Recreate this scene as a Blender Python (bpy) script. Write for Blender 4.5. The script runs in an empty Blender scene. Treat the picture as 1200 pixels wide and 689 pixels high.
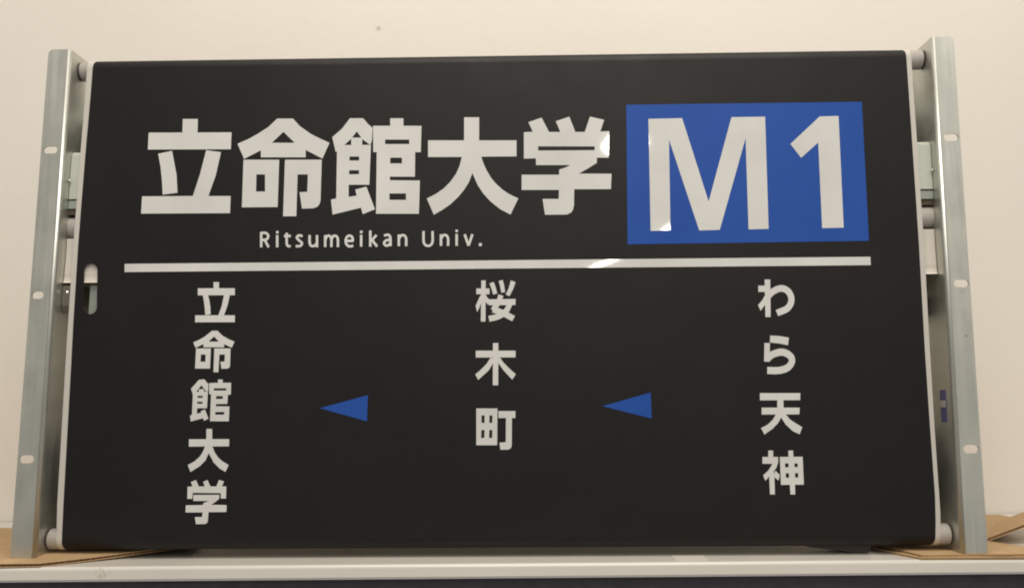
import bpy, bmesh, math, random
from mathutils import Vector, Matrix
from mathutils.geometry import tessellate_polygon

sc = bpy.context.scene
COL = sc.collection
random.seed(4)

# ------------------------------------------------------------------ camera
cam = bpy.data.cameras.new('camera')
cam.sensor_width = 36.0
cam.lens = 36.0 * 1000.0 / 1200.0
cam.clip_start = 0.01
cam.clip_end = 60.0
camo = bpy.data.objects.new('camera', cam)
COL.objects.link(camo)
pitch, yaw, roll = 0.1282748, -0.0152338, -0.0080574
Fv = Vector((math.sin(yaw)*math.cos(pitch), math.cos(yaw)*math.cos(pitch), math.sin(pitch)))
Rv = Vector((math.cos(yaw), -math.sin(yaw), 0))
Uv = Rv.cross(Fv)
R2 = math.cos(roll)*Rv + math.sin(roll)*Uv
U2 = -math.sin(roll)*Rv + math.cos(roll)*Uv
m = Matrix((R2, U2, -Fv)).transposed().to_4x4()
m.translation = Vector((0.0242075, -0.7025403, 0.1147487))
camo.matrix_world = m
sc.camera = camo

# ------------------------------------------------------------------ light
world = bpy.data.worlds.new('World')
sc.world = world
world.use_nodes = True
wb = world.node_tree.nodes['Background']
wb.inputs['Color'].default_value = (1.0, 0.945, 0.875, 1)
wb.inputs['Strength'].default_value = 0.34

def area(name, loc, target, sx, sy, power, col, shape='RECTANGLE', spin=0.0):
    l = bpy.data.lights.new(name, 'AREA')
    l.shape = shape; l.size = sx; l.size_y = sy; l.energy = power; l.color = col
    o = bpy.data.objects.new(name, l); COL.objects.link(o)
    z = -(Vector(target) - Vector(loc)).normalized()
    x = Vector((0, 0, 1)).cross(z).normalized(); y = z.cross(x)
    c, s = math.cos(spin), math.sin(spin)
    mm = Matrix((c*x + s*y, -s*x + c*y, z)).transposed().to_4x4()
    mm.translation = Vector(loc)
    o.matrix_world = mm
    return o
# the room's main ceiling light, above and in front of the sign
area('ceiling_light', (0.12, -0.70, 1.58), (0.12, 0.1, 0.2), 1.3, 0.7, 22.5, (1.0, 0.93, 0.835))
# added fill light behind the camera, brightens the strip under the sign
area('front_fill_light', (0.3, -2.5, 1.85), (0.1, 0.0, 0.15), 1.3, 0.7, 17.0, (1.0, 0.935, 0.85))
# two added lamps far behind the camera, shaped to put glints on the lettering
area('round_glint_lamp', (0.752, -5.21, 1.955), (0.114, 0, 0.333), 0.32, 0.17, 12.0, (1.0, 0.95, 0.86), 'ELLIPSE')
area('band_glint_lamp', (0.766, -5.37, 1.185), (0.11, 0, 0.244), 0.80, 0.03, 5.0, (1.0, 0.95, 0.86), 'RECTANGLE', math.radians(25.5))

sc.view_settings.view_transform = 'Standard'
sc.view_settings.look = 'None'
sc.view_settings.exposure = -0.1
sc.view_settings.gamma = 1.0
sc.view_settings.use_curve_mapping = False
sc.render.filter_size = 2.0
try:
    sc.cycles.filter_width = 2.0
except Exception:
    pass

# ------------------------------------------------------------------ materials
def mat(name, color, rough=0.5, metal=0.0, spec=0.5):
    mt = bpy.data.materials.new(name); mt.use_nodes = True
    b = mt.node_tree.nodes['Principled BSDF']
    b.inputs['Base Color'].default_value = (*color, 1)
    b.inputs['Roughness'].default_value = rough
    b.inputs['Metallic'].default_value = metal
    b.inputs['Specular IOR Level'].default_value = spec
    return mt, mt.node_tree, b
def coords(nt, scale=(1, 1, 1)):
    tc = nt.nodes.new('ShaderNodeTexCoord'); mp = nt.nodes.new('ShaderNodeMapping')
    mp.inputs['Scale'].default_value = scale
    nt.links.new(tc.outputs['Object'], mp.inputs['Vector'])
    return mp.outputs['Vector']
def noise(nt, vec, scale, detail=4, rough=0.55):
    n = nt.nodes.new('ShaderNodeTexNoise')
    n.inputs['Scale'].default_value = scale; n.inputs['Detail'].default_value = detail; n.inputs['Roughness'].default_value = rough
    nt.links.new(vec, n.inputs['Vector'])
    return n.outputs['Fac']
def ramp(nt, fac, stops):
    r = nt.nodes.new('ShaderNodeValToRGB'); e = r.color_ramp.elements
    while len(e) < len(stops): e.new(0.5)
    for k, (p, c) in enumerate(stops):
        e[k].position = p; e[k].color = (*c, 1) if len(c) == 3 else c
    nt.links.new(fac, r.inputs['Fac'])
    return r.outputs['Color']
def g(v): return (v, v, v)
def mix(nt, fac, a, b, mode='MIX'):
    n = nt.nodes.new('ShaderNodeMix'); n.data_type = 'RGBA'; n.blend_type = mode
    if isinstance(fac, float): n.inputs[0].default_value = fac
    else: nt.links.new(fac, n.inputs[0])
    for k, x in ((6, a), (7, b)):
        if isinstance(x, tuple): n.inputs[k].default_value = (*x, 1)
        else: nt.links.new(x, n.inputs[k])
    return n.outputs[2]
def bump(nt, b, h, strength, dist):
    n = nt.nodes.new('ShaderNodeBump'); n.inputs['Strength'].default_value = strength; n.inputs['Distance'].default_value = dist
    nt.links.new(h, n.inputs['Height']); nt.links.new(n.outputs['Normal'], b.inputs['Normal'])

# wall: warm painted plaster, faint unevenness and one dark speck
M_wall, nt, b = mat('wall_paint', (0.8, 0.73, 0.6), 0.75, 0, 0.25)
v = coords(nt)
c = ramp(nt, noise(nt, v, 1.6, 3), [(0.3, (0.77, 0.725, 0.655)), (0.7, (0.825, 0.78, 0.71))])
gm = nt.nodes.new('ShaderNodeNewGeometry')
ds = nt.nodes.new('ShaderNodeVectorMath'); ds.operation = 'DISTANCE'
nt.links.new(gm.outputs['Position'], ds.inputs[0]); ds.inputs[1].default_value = (-0.143, 0.240, 0.549)
c = mix(nt, ramp(nt, ds.outputs['Value'], [(0.0008, g(0.6)), (0.0028, g(0.0))]), c, (0.25, 0.21, 0.17))
nt.links.new(c, b.inputs['Base Color'])
bump(nt, b, noise(nt, v, 55, 5, 0.6), 0.25, 0.002)

# galvanised sheet steel
def galv(name, c0, c1, r0, r1):
    mt, nt, b = mat(name, c0, 0.4, 1.0)
    v = coords(nt); vs = coords(nt, (60, 60, 2.2))
    n1 = noise(nt, v, 22, 5, 0.6); n2 = noise(nt, vs, 4, 3, 0.5)
    c = ramp(nt, n1, [(0.3, c0), (0.7, c1)])
    # dull specks and rubbed spots
    sp = ramp(nt, noise(nt, v, 170, 2, 0.5), [(0.70, g(0)), (0.78, g(1))])
    c = mix(nt, sp, c, tuple(x*0.55 for x in c0))
    sc_ = ramp(nt, noise(nt, coords(nt, (420, 420, 5)), 3, 2, 0.5), [(0.67, g(0)), (0.72, g(0.6))])
    c = mix(nt, sc_, c, (0.86, 0.85, 0.80))
    nt.links.new(c, b.inputs['Base Color'])
    rr = ramp(nt, mix(nt, 0.5, n1, n2), [(0.3, g(r0)), (0.7, g(r1))])
    nt.links.new(rr, b.inputs['Roughness'])
    bump(nt, b, n2, 0.10, 0.001)
    return mt
M_galv = galv('galvanised_steel', (0.59, 0.605, 0.555), (0.69, 0.695, 0.635), 0.40, 0.58)
M_inner = galv('dull_galvanised_steel', (0.46, 0.47, 0.41), (0.56, 0.56, 0.49), 0.32, 0.48)

# printed film: matt inks, glossy bare film
def film_bump(nt, b, s=0.35):
    v = coords(nt)
    bump(nt, b, noise(nt, v, 9, 2, 0.4), s, 0.004)
M_white, nt, b = mat('bare_white_film', (0.60, 0.565, 0.49), 0.03, 0, 0.5)
v = coords(nt)
nt.links.new(ramp(nt, noise(nt, v, 14, 3), [(0.3, (0.65, 0.645, 0.62)), (0.7, (0.75, 0.745, 0.715))]), b.inputs['Base Color'])
film_bump(nt, b, 0.09)
M_margin, nt, b = mat('film_margin', (0.60, 0.57, 0.52), 0.3, 0, 0.5)
M_black, nt, b = mat('black_ink', (0.022, 0.019, 0.018), 0.5, 0, 0.28)
v = coords(nt)
c = ramp(nt, noise(nt, v, 7, 4), [(0.32, (0.0122, 0.0082, 0.0092)), (0.5, (0.0095, 0.0083, 0.0082)), (0.7, (0.0116, 0.0094, 0.0093))])
c = mix(nt, 0.35, c, ramp(nt, noise(nt, v, 700, 2), [(0.3, g(0.002)), (0.7, g(0.013))]))
nt.links.new(c, b.inputs['Base Color'])
nt.links.new(ramp(nt, noise(nt, v, 30, 4), [(0.3, g(0.46)), (0.7, g(0.56))]), b.inputs['Roughness'])
film_bump(nt, b, 0.3)
M_blue, nt, b = mat('blue_ink', (0.035, 0.10, 0.34), 0.55, 0, 0.22)
v = coords(nt)
nt.links.new(ramp(nt, noise(nt, v, 12, 3), [(0.3, (0.015, 0.074, 0.345)), (0.7, (0.020, 0.086, 0.385))]), b.inputs['Base Color'])

# mechanism
M_roller, nt, b = mat('roller_plastic', (0.68, 0.63, 0.59), 0.22)
M_collar, nt, b = mat('dark_bushing', (0.05, 0.035, 0.03), 0.6)
M_bar, nt, b = mat('pale_green_coated_steel', (0.44, 0.48, 0.42), 0.28, 0.1)
v = coords(nt); nt.links.new(ramp(nt, noise(nt, v, 40, 4), [(0.3, (0.50, 0.53, 0.465)), (0.7, (0.58, 0.61, 0.54))]), b.inputs['Base Color'])
M_lip, nt, b = mat('green_glass_edge', (0.30, 0.335, 0.295), 0.3)
M_sheet, nt, b = mat('white_diffuser_sheet', (0.66, 0.61, 0.54), 0.4)
M_motor, nt, b = mat('dark_motor_casing', (0.20, 0.18, 0.15), 0.35, 0.5)
M_gap, nt, b = mat('dark_gap_brown', (0.075, 0.055, 0.035), 0.9)
M_screw, nt, b = mat('bright_screw_steel', (0.75, 0.74, 0.70), 0.22, 1.0)
M_sticker, nt, b = mat('sticker_blue', (0.10, 0.09, 0.24), 0.45)
M_stickw, nt, b = mat('sticker_white', (0.55, 0.52, 0.48), 0.5)
M_inside, nt, b = mat('dark_lamp_house', (0.10, 0.095, 0.08), 0.6)

# table
M_table, nt, b = mat('white_laminate', (0.66, 0.615, 0.53), 0.24, 0, 0.5)
v = coords(nt)
c = ramp(nt, noise(nt, v, 6, 4), [(0.3, (0.72, 0.68, 0.61)), (0.7, (0.77, 0.73, 0.66))])
# a dirty rub mark on the front edge
gm = nt.nodes.new('ShaderNodeNewGeometry')
ds = nt.nodes.new('ShaderNodeVectorMath'); ds.operation = 'DISTANCE'
nt.links.new(gm.outputs['Position'], ds.inputs[0]); ds.inputs[1].default_value = (-0.303, -0.030, -0.0115)
mk = ramp(nt, ds.outputs['Value'], [(0.001, g(1)), (0.0065, g(0))])
mk = mix(nt, 1.0, mk, ramp(nt, noise(nt, v, 420, 3), [(0.48, g(0)), (0.62, g(0.7))]), 'MULTIPLY')
c = mix(nt, mk, c, (0.33, 0.27, 0.20))
nt.links.new(c, b.inputs['Base Color'])
M_band, nt, b = mat('grey_edge_lip', (0.42, 0.40, 0.40), 0.35)
M_apron, nt, b = mat('dark_blue_grey_panel', (0.030, 0.028, 0.035), 0.6)
v = coords(nt); nt.links.new(ramp(nt, noise(nt, v, 90, 4), [(0.3, (0.024, 0.022, 0.028)), (0.7, (0.038, 0.035, 0.043))]), b.inputs['Base Color'])
M_tape, nt, b = mat('white_tape', (0.78, 0.74, 0.65), 0.4)
# cardboard
M_card, nt, b = mat('kraft_liner', (0.50, 0.33, 0.17), 0.8, 0, 0.2)
v = coords(nt); vs = coords(nt, (1, 30, 1))
c = ramp(nt, noise(nt, v, 60, 5), [(0.3, (0.46, 0.305, 0.16)), (0.7, (0.55, 0.375, 0.21))])
c = mix(nt, 0.25, c, ramp(nt, noise(nt, vs, 9, 2), [(0.35, (0.40, 0.26, 0.13)), (0.65, (0.58, 0.40, 0.22))]))
nt.links.new(c, b.inputs['Base Color'])
bump(nt, b, noise(nt, vs, 9, 2), 0.3, 0.001)
M_flute, nt, b = mat('corrugated_core', (0.22, 0.14, 0.075), 0.9, 0, 0.1)

# ------------------------------------------------------------------ helpers
def link(name, me, mt, parent=None, smooth=False):
    o = bpy.data.objects.new(name, me); COL.objects.link(o)
    if mt: me.materials.append(mt)
    if smooth:
        for p in me.polygons: p.use_smooth = True
    if parent:
        o.parent = parent
        if parent.parent is None: o.matrix_parent_inverse = Matrix.Translation(-parent.location)
    return o
def mesh(name, vs, fs):
    me = bpy.data.meshes.new(name); me.from_pydata([tuple(a) for a in vs], [], fs); me.validate(); me.update()
    return me
def bm_mesh(name, bm):
    bmesh.ops.recalc_face_normals(bm, faces=bm.faces)
    me = bpy.data.meshes.new(name); bm.to_mesh(me); bm.free()
    return me
def thing(name, label, cat, loc=(0, 0, 0), group=None):
    o = bpy.data.objects.new(name, None); COL.objects.link(o); o.location = loc; o.empty_display_size = 0.05
    o['label'] = label; o['category'] = cat
    if group: o['group'] = group
    return o
def tess(rings):
    """outer ring + holes -> (flat vertex list, triangles)"""
    flat = [p for r in rings for p in r]
    tri = tessellate_polygon([[Vector((p[0], p[1], 0)) for p in r] for r in rings])
    return flat, [tuple(t) for t in tri]
def slab(bm, rings, f0, f1):
    """solid plate from 2D rings; f0/f1 map a 2D point to the two faces"""
    flat, tri = tess(rings)
    a = [bm.verts.new(f0(p)) for p in flat]; c = [bm.verts.new(f1(p)) for p in flat]
    for t in tri:
        bm.faces.new([a[i] for i in t]); bm.faces.new([c[i] for i in reversed(t)])
    k = 0
    for r in rings:
        n = len(r)
        for i in range(n):
            j = (i+1) % n
            bm.faces.new([a[k+i], a[k+j], c[k+j], c[k+i]])
        k += n
def interp(tab, z):
    """x of an edge at height z, table rows (x, z) in mm from the top down"""
    if z >= tab[0][1]: return tab[0][0]
    for (x0, z0), (x1, z1) in zip(tab, tab[1:]):
        if z >= z1:
            t = (z0 - z) / (z0 - z1); return x0 + (x1 - x0)*t
    return tab[-1][0]
def cyl_x(bm, x0, x1, y, z, r, n=28, r1=None, z1=None):
    """closed cylinder along x"""
    z1 = z if z1 is None else z1
    rings = []
    for x, zz in ((x0, z), (x1, z1)):
        rings.append([bm.verts.new((x, y + r*math.cos(2*math.pi*i/n), zz + r*math.sin(2*math.pi*i/n))) for i in range(n)])
    for i in range(n):
        j = (i+1) % n
        f = bm.faces.new([rings[0][i], rings[0][j], rings[1][j], rings[1][i]]); f.smooth = True
    bm.faces.new(rings[0]); bm.faces.new(rings[1])
def prism_x(bm, prof, xa, xb):
    """profile [(y,z)] swept from x = xa(z) to xb(z)"""
    A = [bm.verts.new((xa(z), y, z)) for y, z in prof]; B = [bm.verts.new((xb(z), y, z)) for y, z in prof]
    n = len(prof)
    for i in range(n):
        j = (i+1) % n
        bm.faces.new([A[i], A[j], B[j], B[i]])
    t = tessellate_polygon([[Vector((y, z, 0)) for y, z in prof]])
    for q in t:
        bm.faces.new([A[i] for i in q]); bm.faces.new([B[i] for i in q])
def arc(cx, cy, r, a0, a1, n):
    return [(cx + r*math.cos(math.radians(a0+(a1-a0)*k/n)), cy + r*math.sin(math.radians(a0+(a1-a0)*k/n))) for k in range(n+1)]

# glyph outlines of the printed lettering: (kind, [[outer ring, hole, ...], ...])
GLYPHS = [
  ('character',[[0,[-5354,7187,-5095,7184,-5091,6944,-4506,6939,-4507,6641,-5933,6654,-5933,6952,-5352,6947]],[1,[-5752,6578,-5516,6626,-5469,6427,-5420,6201,-5391,5892,-5643,5864,-5664,6091,-5700,6345]],[2,[-4930,6629,-4674,6592,-4748,6192,-4861,5829,-4482,5825,-4483,5530,-5996,5539,-5993,5837,-5127,5833,-5023,6196]]]),
  ('character',[[0,[-3726,7171,-3454,7167,-3340,7037,-3143,6893,-2976,6805,-2820,6732,-2936,6457,-3225,6613,-3222,6483,-3988,6493,-3992,6617,-4274,6468,-4396,6736,-4219,6813,-4056,6905,-3879,7022],[-3614,6936,-3416,6740,-3808,6745]],[1,[-4284,6454,-3673,6446,-3678,5626,-4285,5627],[-4056,6195,-3908,6193,-3899,5896,-4053,5898]],[2,[-3574,6445,-2946,6437,-2953,5723,-2971,5662,-3006,5621,-3074,5597,-3265,5593,-3312,5878,-3181,5882,-3177,6184,-3353,6186,-3357,5464,-3581,5466]]]),
  ('character',[[0,[-2477,7160,-2251,7157,-2167,7056,-2088,6984,-2094,6779,-2120,6683,-2251,6781,-2355,6925,-2458,6790,-2574,6684,-2710,6567,-2775,6831,-2612,6976]],[1,[-2450,6818,-2262,6816,-2261,6688,-2112,6686,-2130,5992,-2480,5996,-2477,5787,-2341,5805,-2367,5911,-2179,5959,-2029,5568,-2232,5487,-2267,5598,-2744,5484,-2776,5743,-2687,5762,-2689,6617,-2676,6691,-2448,6688],[-2472,6487,-2310,6485,-2309,6415,-2476,6417],[-2473,6248,-2306,6246,-2308,6176,-2478,6178]],[2,[-1787,7150,-1561,7147,-1560,7014,-1251,7009,-1260,6548,-1356,6549,-1358,6122,-1782,6128,-1781,6066,-1273,6054,-1286,5481,-2009,5490,-2011,6558,-2069,6558,-2081,7021,-1786,7017],[-1871,6776,-1459,6771,-1458,6692,-1870,6697],[-1780,6459,-1580,6456,-1579,6355,-1779,6358],[-1787,5837,-1506,5834,-1505,5722,-1786,5726]]]),
  ('character',[[0,[-522,7150,-266,7147,-268,6741,368,6733,365,6454,-233,6456,-201,6354,-144,6219,-63,6078,19,5980,113,5889,227,5807,389,5725,256,5450,84,5543,-78,5678,-200,5815,-294,5964,-384,6172,-444,6013,-526,5883,-621,5765,-757,5636,-893,5543,-1034,5462,-1154,5743,-1002,5819,-866,5915,-758,6025,-662,6161,-602,6295,-561,6455,-1136,6462,-1137,6753,-523,6745]]]),
  ('character',[[0,[573,7050,799,7127,922,6873,1114,6870,1040,7061,1271,7137,1368,6867,1529,6865,1622,7133,1862,7073,1792,6869,1945,6873,1923,6412,1727,6414,1720,6322,1566,6226,1415,6141,1966,6131,1949,5867,1332,5872,1324,5603,1309,5528,1276,5474,1200,5439,835,5440,798,5712,1069,5708,1077,5864,447,5871,450,6133,1081,6126,1085,6215,1186,6247,1274,6291,696,6298,692,6416,490,6413,495,6875,648,6879],[733,6624,1691,6611,1689,6544,732,6550]]]),
  ('letter',[[0,[2613,7080,3185,7085,3580,5633,4020,7091,4590,7092,4559,5157,4226,5152,4243,6719,3747,5149,3405,5144,2951,6714,2926,5150,2596,5145]]]),
  ('numeral',[[0,[5510,7084,5828,7088,5805,5164,5448,5159,5461,6629,5160,6366,4993,6610]]]),
  ('character',[[0,[-4719,4357,-4628,4356,-4624,4253,-4358,4250,-4354,4134,-4975,4137,-4980,4254,-4715,4254]],[1,[-4892,4139,-4805,4143,-4777,4045,-4758,3942,-4748,3815,-4838,3807,-4854,3943,-4871,4046]],[2,[-4536,4140,-4438,4134,-4469,3969,-4524,3798,-4342,3796,-4339,3682,-5004,3687,-5006,3803,-4618,3799,-4566,3955]]]),
  ('character',[[0,[-4716,3542,-4622,3541,-4540,3461,-4436,3403,-4334,3358,-4374,3258,-4506,3320,-4504,3267,-4848,3270,-4850,3323,-4980,3261,-5020,3353,-4921,3395,-4829,3449],[-4677,3448,-4594,3361,-4765,3362]],[1,[-4970,3252,-4723,3250,-4725,2918,-4973,2920],[-4884,3151,-4806,3150,-4807,3030,-4888,3031]],[2,[-4665,3249,-4395,3247,-4395,2958,-4406,2929,-4434,2915,-4535,2913,-4556,3028,-4487,3033,-4485,3147,-4578,3148,-4584,2857,-4665,2857]]]),
  ('character',[[0,[-4902,2735,-4813,2743,-4741,2660,-4740,2553,-4772,2539,-4858,2644,-4937,2541,-4993,2499,-5028,2591,-4957,2669]],[1,[-4896,2583,-4817,2582,-4808,2540,-4744,2539,-4752,2270,-4915,2272,-4912,2180,-4845,2201,-4853,2222,-4783,2252,-4720,2101,-4790,2067,-4813,2109,-5011,2057,-5025,2153,-4994,2167,-4992,2541,-4894,2540],[-4913,2474,-4827,2473,-4827,2441,-4915,2441],[-4914,2378,-4828,2377,-4829,2343,-4915,2344]],[2,[-4586,2737,-4507,2736,-4505,2683,-4366,2682,-4365,2489,-4412,2487,-4417,2338,-4607,2337,-4606,2302,-4381,2296,-4383,2056,-4693,2059,-4692,2496,-4723,2501,-4730,2681,-4584,2684],[-4649,2594,-4443,2592,-4443,2556,-4648,2558],[-4605,2466,-4496,2465,-4495,2420,-4606,2420],[-4610,2209,-4464,2208,-4465,2163,-4611,2164]]]),
  ('character',[[0,[-4747,1936,-4653,1935,-4646,1770,-4367,1768,-4366,1653,-4638,1652,-4599,1560,-4539,1476,-4466,1413,-4361,1353,-4410,1244,-4504,1296,-4607,1393,-4695,1547,-4743,1429,-4832,1339,-4982,1246,-5031,1357,-4920,1416,-4838,1492,-4791,1568,-4759,1653,-5024,1652,-5028,1770,-4743,1770]]]),
  ('character',[[0,[-4967,1086,-4887,1119,-4836,1015,-4741,1015,-4768,1088,-4699,1118,-4647,1014,-4550,1013,-4512,1117,-4429,1093,-4459,1013,-4388,1012,-4388,821,-4470,822,-4476,907,-4931,915,-4936,819,-5017,820,-5020,1012,-4940,1016]],[1,[-4920,882,-4496,880,-4498,818,-4556,770,-4625,724,-4373,717,-4372,609,-4662,608,-4669,470,-4677,440,-4712,422,-4859,420,-4882,532,-4765,532,-4758,604,-5036,606,-5036,718,-4758,721,-4753,751,-4662,784,-4916,786]]]),
  ('character',[[0,[-238,4339,-166,4339,-172,3653,-249,3654]],[1,[-322,4205,-103,4203,-103,4107,-323,4109]],[2,[-229,4121,-229,3998,-273,3882,-309,3810,-335,3912,-272,4056]],[3,[-175,4128,-150,4069,-90,3989,-130,3927,-173,3990]],[4,[-103,4287,-33,4313,-2,4228,26,4118,-42,4100,-70,4199]],[5,[51,4326,118,4343,142,4241,156,4139,93,4128,75,4234]],[6,[253,4334,330,4304,290,4188,228,4069,167,4098,219,4211]],[7,[-114,4021,328,4024,327,3923,-114,3921]],[8,[46,4104,40,4084,120,4058,127,4076]],[8,[40,4084,34,4065,115,4039,120,4058]],[8,[34,4065,28,4046,109,4020,115,4039]],[8,[28,4046,22,4029,102,3999,109,4020]],[8,[22,4029,15,4011,93,3976,102,3999]],[8,[15,4011,6,3994,82,3953,93,3976]],[8,[6,3994,-5,3975,69,3929,82,3953]],[8,[-5,3975,-19,3954,53,3905,69,3929]],[8,[-19,3954,-34,3932,37,3881,53,3905]],[8,[-34,3932,-51,3909,21,3857,37,3881]],[8,[-51,3909,-67,3885,4,3834,21,3857]],[8,[-67,3885,-83,3862,-11,3812,4,3834]],[9,[-64,3803,-38,3794,-6,3891,-31,3899]],[9,[-38,3794,-12,3785,19,3882,-6,3891]],[9,[-12,3785,12,3777,45,3874,19,3882]],[9,[12,3777,37,3769,71,3865,45,3874]],[9,[37,3769,61,3760,99,3854,71,3865]],[9,[61,3760,87,3749,128,3841,99,3854]],[9,[87,3749,115,3736,159,3826,128,3841]],[9,[115,3736,144,3721,190,3809,159,3826]],[9,[144,3721,175,3704,222,3792,190,3809]],[9,[175,3704,207,3687,254,3774,222,3792]],[9,[207,3687,239,3669,286,3757,254,3774]],[9,[239,3669,270,3652,317,3740,286,3757]],[10,[195,3966,185,3945,266,3908,275,3927]],[10,[185,3945,176,3924,257,3888,266,3908]],[10,[176,3924,167,3904,248,3867,257,3888]],[10,[167,3904,159,3886,237,3844,248,3867]],[10,[159,3886,149,3871,224,3820,237,3844]],[10,[149,3871,138,3857,207,3797,224,3820]],[10,[138,3857,124,3843,188,3777,207,3797]],[10,[124,3843,108,3829,168,3758,188,3777]],[10,[108,3829,90,3816,145,3740,168,3758]],[10,[90,3816,71,3803,122,3723,145,3740]],[10,[71,3803,51,3791,96,3707,122,3723]],[10,[51,3791,30,3782,69,3694,96,3707]],[10,[30,3782,9,3774,40,3682,69,3694]],[10,[9,3774,-14,3767,10,3673,40,3682]],[10,[-14,3767,-40,3762,-20,3666,10,3673]],[10,[-40,3762,-68,3756,-49,3660,-20,3666]],[10,[-68,3756,-98,3750,-77,3655,-49,3660]],[10,[-98,3750,-126,3743,-104,3648,-77,3655]]]),
  ('character',[[0,[-50,3296,39,3295,32,2604,-56,2605]],[1,[-334,3173,321,3167,320,3058,-334,3061]],[2,[-83,3068,-40,3036,-43,2979,-119,2852,-295,2695,-343,2786,-262,2850,-154,2959]],[3,[60,3066,29,3035,38,2964,130,2836,264,2693,322,2784,237,2856,117,2978]]]),
  ('character',[[0,[-328,2232,18,2229,9,1639,-329,1641],[-243,2119,-192,2118,-195,1998,-243,1998],[-113,2118,-65,2117,-68,1997,-116,1997],[-246,1884,-194,1884,-199,1756,-250,1756],[-117,1883,-67,1883,-72,1755,-120,1755]],[1,[33,2187,312,2184,308,2072,252,2072,246,1637,237,1602,217,1578,185,1567,62,1566,46,1679,150,1686,156,2075,34,2073]]]),
  ('character',[[0,[4454,4306,4546,4305,4524,3682,4438,3683]],[1,[4344,4204,4462,4203,4458,4099,4342,4100]],[2,[4456,4060,4463,3915,4365,3787,4326,3881,4402,3966]],[3,[4523,3984,4537,3996,4468,4073,4456,4062]],[3,[4537,3996,4550,4009,4480,4084,4468,4073]],[3,[4550,4009,4563,4021,4492,4096,4480,4084]],[3,[4563,4021,4575,4032,4505,4109,4492,4096]],[3,[4575,4032,4586,4042,4519,4121,4505,4109]],[3,[4586,4042,4597,4051,4534,4134,4519,4121]],[3,[4597,4051,4608,4059,4551,4147,4534,4134]],[3,[4608,4059,4619,4065,4568,4158,4551,4147]],[3,[4619,4065,4632,4072,4586,4168,4568,4158]],[3,[4632,4072,4646,4079,4603,4177,4586,4168]],[3,[4646,4079,4661,4086,4622,4186,4603,4177]],[3,[4661,4086,4675,4092,4642,4194,4622,4186]],[3,[4675,4092,4689,4096,4662,4201,4642,4194]],[3,[4689,4096,4701,4099,4684,4206,4662,4201]],[3,[4701,4099,4711,4100,4706,4210,4684,4206]],[3,[4711,4100,4720,4100,4729,4210,4706,4210]],[3,[4720,4100,4729,4099,4750,4208,4729,4210]],[3,[4729,4099,4739,4097,4771,4203,4750,4208]],[3,[4739,4097,4750,4094,4791,4196,4771,4203]],[3,[4750,4094,4760,4090,4810,4187,4791,4196]],[3,[4760,4090,4770,4084,4829,4177,4810,4187]],[3,[4770,4084,4780,4078,4846,4164,4829,4177]],[3,[4780,4078,4788,4072,4862,4150,4846,4164]],[3,[4788,4072,4795,4065,4876,4133,4862,4150]],[3,[4795,4065,4801,4057,4888,4115,4876,4133]],[3,[4801,4057,4808,4045,4899,4096,4888,4115]],[3,[4808,4045,4815,4032,4908,4075,4899,4096]],[3,[4815,4032,4820,4018,4916,4053,4908,4075]],[3,[4820,4018,4825,4003,4923,4031,4916,4053]],[3,[4825,4003,4828,3989,4927,4007,4923,4031]],[3,[4828,3989,4829,3976,4929,3983,4927,4007]],[3,[4829,3976,4829,3964,4928,3959,4929,3983]],[3,[4829,3964,4827,3952,4925,3936,4928,3959]],[3,[4827,3952,4823,3939,4919,3913,4925,3936]],[3,[4823,3939,4818,3925,4912,3891,4919,3913]],[3,[4818,3925,4812,3912,4902,3868,4912,3891]],[3,[4812,3912,4804,3899,4890,3847,4902,3868]],[3,[4804,3899,4795,3886,4876,3825,4890,3847]],[3,[4795,3886,4785,3875,4860,3805,4876,3825]],[3,[4785,3875,4775,3865,4840,3786,4860,3805]],[3,[4775,3865,4763,3857,4818,3769,4840,3786]],[3,[4763,3857,4748,3849,4794,3754,4818,3769]],[3,[4748,3849,4730,3841,4769,3742,4794,3754]],[3,[4730,3841,4708,3832,4743,3732,4769,3742]],[3,[4708,3832,4685,3824,4718,3722,4743,3732]],[3,[4685,3824,4660,3815,4694,3714,4718,3722]],[3,[4660,3815,4635,3805,4671,3705,4694,3714]],[3,[4635,3805,4612,3795,4649,3696,4671,3705]]]),
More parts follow.
